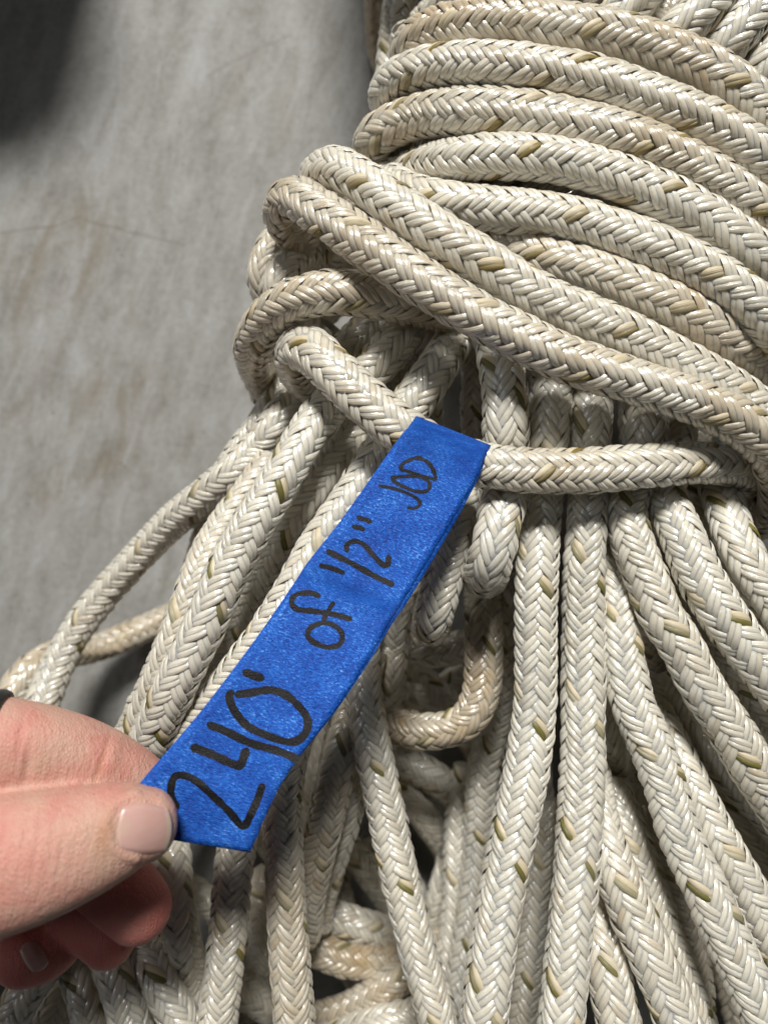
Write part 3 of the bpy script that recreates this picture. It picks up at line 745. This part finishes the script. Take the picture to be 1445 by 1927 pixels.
LETTERS = [
 ('letter_j', [(Z5((178,742),(300,765),(420,800),(520,842),(590,890),(612,940),(580,970),(525,982),(475,968)), 6.8)]),
 ('letter_o', [(Z5((305,658),(450,648),(560,645),(660,670),(710,720),(702,785),(640,808),(540,795),(430,748),(345,700),(318,662)), 6.6)]),
 ('letter_d', [(Z5((405,578),(500,598),(650,648),(785,682)), 6.4), (Z5((785,684),(765,620),(720,530),(650,472),(580,455),(500,478),(430,520),(403,578)), 7.6)]),
 ('inch_mark', [([(662,990),(675,993),(687,997)], 8.5), ([(671,973),(685,977),(700,983)], 8.5)]),
 ('digit_two', [([(655,1040),(652,1028),(660,1020),(672,1019),(686,1026),(699,1041),(711,1054),(722,1063),(729,1063),(731,1053),(732,1044)], 10)]),
 ('fraction_bar', [([(614,1036),(638,1048),(662,1060),(690,1076),(715,1089),(742,1101)], 11)]),
 ('digit_one', [([(600,1064),(620,1068),(649,1079)], 9.5)]),
 ('letter_f', [([(603,1124),(590,1117),(572,1116),(556,1120),(549,1130),(554,1143),(577,1149),(604,1152),(632,1157),(663,1166)], 11), ([(629,1132),(618,1149),(607,1170)], 9.5)]),
 ('letter_o', [([(578,1194),(583,1183),(594,1176),(610,1172),(630,1178),(644,1194),(640,1211),(620,1218),(597,1212),(581,1200),(577,1190)], 10.5)]),
 ('foot_mark', [(Z6((748,50),(820,78),(905,105)), 16.5)]),
 ('digit_zero', [(Z6((690,218),(830,200),(950,185),(1060,222),(1160,312),(1213,400),(1198,490),(1130,550),(1040,550),(900,500),(790,446),(715,370),(668,290),(658,215),(690,196)), 15.5)]),
 ('digit_four', [(Z6((492,428),(650,490),(800,562),(950,605),(1070,648),(1160,690)), 15.5), (Z6((375,588),(550,655),(690,718),(728,722),(756,662),(785,598)), 16.5)]),
 ('digit_two', [(Z6((292,1035),(265,1000),(240,950),(240,860),(265,805),(320,795),(420,838),(520,928),(620,1022),(700,1112),(752,1160),(800,1090),(850,980),(895,850)), 14.5)]),
]
for q, (nm, strokes) in enumerate(LETTERS):
    VV, QQ = [], []; nv = 0
    for k, (pts, wd) in enumerate(strokes):
        v, qd = stroke(pts, wd, 0.10 + 0.012 * k); VV.append(v); QQ.append(qd + nv); nv += len(v)
    add_tape(nm, mesh_np(nm, np.concatenate(VV), np.concatenate(QQ)), M_INK, front, 0)

# ------------------------------------------------------------------ hand
HZ, HS = 10.0, 1.055
def tube_mesh(bm, secs, nseg=28):
    """secs: (x px, y px, d mm, half width mm, half thickness mm); lofted with rounded ends"""
    c = np.array([list(P3(s[0], s[1], s[2] + HZ) / MM) + [s[3] * HS, s[4] * HS] for s in secs], float)
    p = spline(c, 1.2)
    C = p[:, :3]; T = np.gradient(C, axis=0); T /= np.linalg.norm(T, axis=1)[:, None]
    up = np.array([0, 0, 1.0]); rings = []
    def ring(cn, t, a, b):
        side = np.cross(up, t); side /= np.linalg.norm(side) + 1e-9; nn = np.cross(t, side)
        an = np.linspace(0, 2 * math.pi, nseg, endpoint=False)
        sx = np.sign(np.cos(an)) * np.abs(np.cos(an)) ** 0.92; sy = np.sign(np.sin(an)) * np.abs(np.sin(an)) ** 0.92
        return cn + np.outer(sx * a, side) + np.outer(sy * b, nn)
    cap = 6
    for k in range(cap):
        g = math.pi / 2 * (1 - (k + 0.15) / cap)
        rings.append(ring(C[0] - T[0] * math.sin(g) * min(p[0, 3], p[0, 4]) , T[0], p[0, 3] * math.cos(g), p[0, 4] * math.cos(g)))
    for i in range(len(C)): rings.append(ring(C[i], T[i], p[i, 3], p[i, 4]))
    for k in range(cap):
        g = math.pi / 2 * ((k + 0.85) / cap)
        rings.append(ring(C[-1] + T[-1] * math.sin(g) * min(p[-1, 3], p[-1, 4]), T[-1], p[-1, 3] * math.cos(g), p[-1, 4] * math.cos(g)))
    vs = [[bm.verts.new(v * MM) for v in r] for r in rings]
    for i in range(len(vs) - 1):
        for j in range(nseg):
            bm.faces.new((vs[i][j], vs[i][(j + 1) % nseg], vs[i + 1][(j + 1) % nseg], vs[i + 1][j]))
    bm.faces.new(vs[0][::-1]); bm.faces.new(vs[-1])

THUMB = [(276,1552,158.6,7.9,6.6),(252,1555,157.4,9.1,7.6),(222,1562,156.4,9.9,8.4),(185,1574,155.2,10.8,9.3),(130,1592,153.5,12.0,10.6),(60,1612,151.5,13.2,11.8),(-30,1632,150.5,14.2,13.0),(-150,1650,152,15.5,14),(-300,1640,160,18,16)]
INDEX = [(312,1506,176.5,5.6,6.0),(280,1492,176.0,7.2,7.4),(235,1472,174.0,8.8,8.4),(180,1450,171.0,9.9,9.4),(110,1428,167.0,10.5,10),(20,1410,162.5,10.8,10.2),(-80,1400,160,11,10.4),(-200,1410,160,12,11.5),(-340,1480,168,15,14)]
MIDDLE = [(262,1712,181,8.2,7.6),(238,1686,183,8.8,8.4),(190,1640,184,9.2,9),(110,1590,183,9.6,9.4),(0,1555,180,10,10),(-150,1530,178,11,11),(-320,1540,180,14,13)]
RING = [(205,1768,191,7.0,6.8),(180,1740,192,7.6,7.4),(140,1690,193,8.2,8),(70,1640,193,8.8,8.6),(-40,1605,191,9.2,9.2),(-180,1590,190,10.5,10.5),(-330,1590,190,13,13)]
PINKY = [(44,1800,186,7.0,7.2),(70,1792,188.5,7.4,7.6),(105,1768,193,7.6,7.8),(118,1730,198,7.8,8),(70,1690,201,8.2,8.4),(-40,1660,200,9,9),(-180,1640,198,10,10),(-330,1630,196,12,12)]
PALM = [(-300,1560,178,30,20),(-420,1570,182,36,21),(-620,1600,186,34,20),(-820,1640,188,27,19),(-1100,1680,190,27,21),(-1500,1730,192,32,28)]
bm = bmesh.new()
for s in (THUMB, INDEX, MIDDLE, RING, PINKY, PALM): tube_mesh(bm, s)
me = bpy.data.meshes.new('hand_rough'); bm.to_mesh(me); bm.free()
tmp = bpy.data.objects.new('hand_rough', me); COL.objects.link(tmp)
rm = tmp.modifiers.new('remesh', 'REMESH'); rm.mode = 'VOXEL'; rm.voxel_size = 0.00075; rm.use_smooth_shade = True
sm = tmp.modifiers.new('smooth', 'SMOOTH'); sm.factor = 0.5; sm.iterations = 7
dg = bpy.context.evaluated_depsgraph_get()
hm = bpy.data.meshes.new_from_object(tmp.evaluated_get(dg)); hm.name = 'hand'
bpy.data.objects.remove(tmp)
nv = len(hm.vertices); co = np.empty(nv * 3, np.float32); hm.vertices.foreach_get('co', co); co = co.reshape(-1, 3).astype(float)
nrm = np.empty(nv * 3, np.float32); hm.vertices.foreach_get('normal', nrm); nrm = nrm.reshape(-1, 3).astype(float)
dd = H - co[:, 2] / MM
px = co[:, 0] / MM * F / dd + CX; py = -co[:, 1] / MM * F / dd + CY
dd = dd - HZ
def bump(cx, cy, rx, ry, rot=0.0):
    u = (px - cx) * math.cos(rot) + (py - cy) * math.sin(rot); v = -(px - cx) * math.sin(rot) + (py - cy) * math.cos(rot)
    return np.exp(-(u / rx) ** 2 - (v / ry) ** 2)
facing = np.clip(nrm[:, 2], 0, 1) ** 0.5
# creases and folds pressed into the skin
disp = np.zeros(nv)
top_i = (dd < 172) & (py < 1500)
disp -= 0.9 * bump(52, 1445, 9, 34, 0.1) * (py < 1500)                 # index: first joint fold
disp -= 0.35 * bump(38, 1400, 4, 60, 0.15) * (py < 1500)
disp -= 0.42 * bump(192, 1432, 3.2, 42, 0.32) * (py < 1478)            # index: distal joint crease
disp += 0.35 * bump(215, 1418, 12, 36, 0.3) * (py < 1478)
for cxk, a in ((4, .45), (20, .38), (42, .30), (70, .36), (95, .2), (118, .24), (140, .16), (165, .14)):
    disp -= a * bump(cxk, 1600, 4.0, 75, 0.18) * (dd < 160)            # thumb: soft wrinkles behind the nail
nail_zone = bump(262, 1556, 62, 56) * (dd < 160)
disp += 0.5 * np.exp(-((np.hypot((px - 264) / 62, (py - 1556) / 60) - 1.04) / 0.13) ** 2) * (px < 262) * (dd < 160)   # fold round the nail base
disp -= 0.5 * np.clip(1 - np.hypot((px - 270) / 60, (py - 1556) / 56), 0, 1) ** 0.5 * (dd < 160)
co += nrm * disp[:, None] * MM
hm.vertices.foreach_set('co', co.astype(np.float32).ravel())
flush = np.zeros(nv)
flush += 0.9 * np.clip((dd - 168) / 8, 0, 1) * np.clip((py - 1590) / 40, 0, 1) + 0.35 * bump(30, 1390, 60, 40) + 0.30 * bump(262, 1425, 36, 28)
flush += 0.20 * bump(0, 1560, 50, 80) + 0.25 * bump(60, 1620, 30, 60) + 0.3 * bump(192, 1437, 22, 40)
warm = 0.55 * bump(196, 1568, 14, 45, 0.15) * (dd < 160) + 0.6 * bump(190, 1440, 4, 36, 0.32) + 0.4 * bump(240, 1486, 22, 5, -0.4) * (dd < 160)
tone = np.zeros((nv, 4)); tone[:, 0] = np.clip(flush, 0, 0.9); tone[:, 1] = np.clip(warm, 0, 0.8); tone[:, 3] = 1
ca = hm.color_attributes.new('tone', 'FLOAT_COLOR', 'POINT'); ca.data.foreach_set('color', tone.astype(np.float32).ravel())
hm.polygons.foreach_set('use_smooth', np.ones(len(hm.polygons), bool))
hm.update(); hm.materials.clear()
hand = link('person_hand', hm, M_SKIN)
tag(hand, "person's bare hand pinching the end of the blue tape between thumb and index finger", 'hand')
bvh = BVHTree.FromPolygons([Vector(c) for c in co], [tuple(p.vertices) for p in hm.polygons])
EYE = Vector((0, 0, H * MM))
def nail(name, cx, cy, lx, ly, rot, dmax, lift=0.32, label=None, dome=0.5, nu=25, nvv=25):
    """a nail plate: superellipse outline laid on the finger, proximal end at -u"""
    V = []; T = []; hits = []
    for i in range(nu):
        for j in range(nvv):
            a = -1 + 2 * i / (nu - 1); b = -1 + 2 * j / (nvv - 1)
            # square -> rounded plate
            u = a * math.sqrt(max(0, 1 - 0.36 * b * b)); v = b * math.sqrt(max(0, 1 - 0.36 * a * a))
            x = cx + u * lx * math.cos(rot) - v * ly * math.sin(rot); y = cy + u * lx * math.sin(rot) + v * ly * math.cos(rot)
            hits.append((u, v, x, y, a, b))
    A = []; dv = []
    for (u, v, x, y, a, b) in hits:
        tgt = Vector(P3(x, y, 300)); dirn = (tgt - EYE).normalized()
        loc, n_, idx, dist = bvh.ray_cast(EYE, dirn)
        if loc is not None and H - loc.z / MM < dmax + HZ and n_.z > 0.25:
            A.append((1, u, v, u * u, u * v, v * v, u ** 3, u * v * v)); dv.append(H - loc.z / MM)
    coef = np.linalg.lstsq(np.array(A), np.array(dv), rcond=None)[0]
    for (u, v, x, y, a, b) in hits:
        e = max(abs(a), abs(b))
        d = float(np.dot(coef, (1, u, v, u * u, u * v, v * v, u ** 3, u * v * v)))
        edge = max(0.0, (e - 0.82) / 0.18)
        drop = edge ** 1.3 * (1.0 if a < 0.9 else 0.35)
        d = d - lift + drop + 0.55 * max(0.0, -u) ** 1.3
        V.append(P3(x, y, d)); free = 1.0 if (u > 0.80 - 0.14 * v * v) else 0.0
        lun = 0.35 * max(0, 1 - ((u + 0.85) ** 2 + v * v) / 0.25)
        T.append((max(free * 0.85, lun), 0, 0, 1))
    me = mesh_np(name, np.array(V), grid_quads(nu, nvv)[:, ::-1], None, np.array(T, float))
    o = link(name, me, M_NAIL, hand)
    md = o.modifiers.new('thickness', 'SOLIDIFY'); md.thickness = 0.35 * MM; md.offset = -1
    if label: o['label'] = label
    return o
nail('thumb_nail', 269, 1560, 55, 48, 0.06, 162, lift=0.2, label='short pale pink thumbnail facing up')
nail('finger_nail', 66, 1799, 20, 30, 2.6, 192, lift=0.3, label='small pale fingernail of the curled little finger')

# invented dark footwear past the corner, added to cast the shadow there
def shadow_caster():
    root = tag(empty('corner_shadow_caster', (-0.176, 0.296, 0)), 'invented dark brown footwear shape past the corner, added to throw a soft shadow on the floor', 'shadow_caster')
    root.rotation_euler = (0, 0, math.pi / 2)
    lea = plain('caster_leather', (0.018, 0.013, 0.010), 0.55, 0.4); rub = plain('caster_rubber', (0.010, 0.009, 0.009), 0.7, 0.3)
    def loft(name, prof, mat, cap=True):
        n = 36; V = []
        for z, cy, rx, ry0, ry1 in prof:
            for k in range(n):
                a = 2 * math.pi * k / n; sn = math.sin(a)
                V.append((rx * math.cos(a), cy + (ry1 if sn > 0 else ry0) * sn, z))
        Q = list(map(tuple, grid_quads(len(prof), n, True)))
        me = bpy.data.meshes.new(name); me.from_pydata(V, [], Q + [tuple(range(n))[::-1], tuple(range((len(prof) - 1) * n, len(prof) * n))])
        for p in me.polygons: p.use_smooth = len(p.vertices) == 4
        me.update(); return link(name, me, mat, root)
    loft('caster_sole', [(0.0, 0, .044, .050, .205), (0.004, 0, .047, .053, .210), (0.022, 0, .047, .053, .210), (0.026, 0, .044, .050, .206)], rub)
    loft('caster_upper', [(0.026, 0, .044, .050, .203), (0.045, 0, .045, .051, .200), (0.060, 0, .045, .052, .175), (0.075, 0, .045, .052, .11), (0.105, 0, .047, .053, .085), (0.125, 0, .048, .054, .075), (0.127, 0, .043, .048, .068)], lea)
shadow_caster()

# dark ring on the index finger, just reaching into view
bm = bmesh.new(); rc = P3(-16, 1404, 162 + HZ); rad = 12.1
axis = Vector(P3(20, 1410, 162.5) - P3(-80, 1400, 160)).normalized()
qr = axis.to_track_quat('Z', 'Y'); nr, ns = 48, 10
vs = []
for i in range(nr):
    a = 2 * math.pi * i / nr
    row = []
    for j in range(ns):
        b = 2 * math.pi * j / ns
        rr = rad + 0.9 * math.cos(b)
        row.append(bm.verts.new(Vector(rc) + qr @ Vector((rr * math.cos(a), rr * math.sin(a), 1.6 * math.sin(b))) * MM))
    vs.append(row)
for i in range(nr):
    for j in range(ns): bm.faces.new((vs[i][j], vs[(i + 1) % nr][j], vs[(i + 1) % nr][(j + 1) % ns], vs[i][(j + 1) % ns]))
for f in bm.faces: f.smooth = True
me = bpy.data.meshes.new('finger_ring'); bm.to_mesh(me); bm.free()
tag(link('finger_ring', me, plain('dark_metal', (0.03, 0.028, 0.03), 0.3, 0.5, 0.6)), 'thin dark ring worn on the index finger of the hand', 'ring')
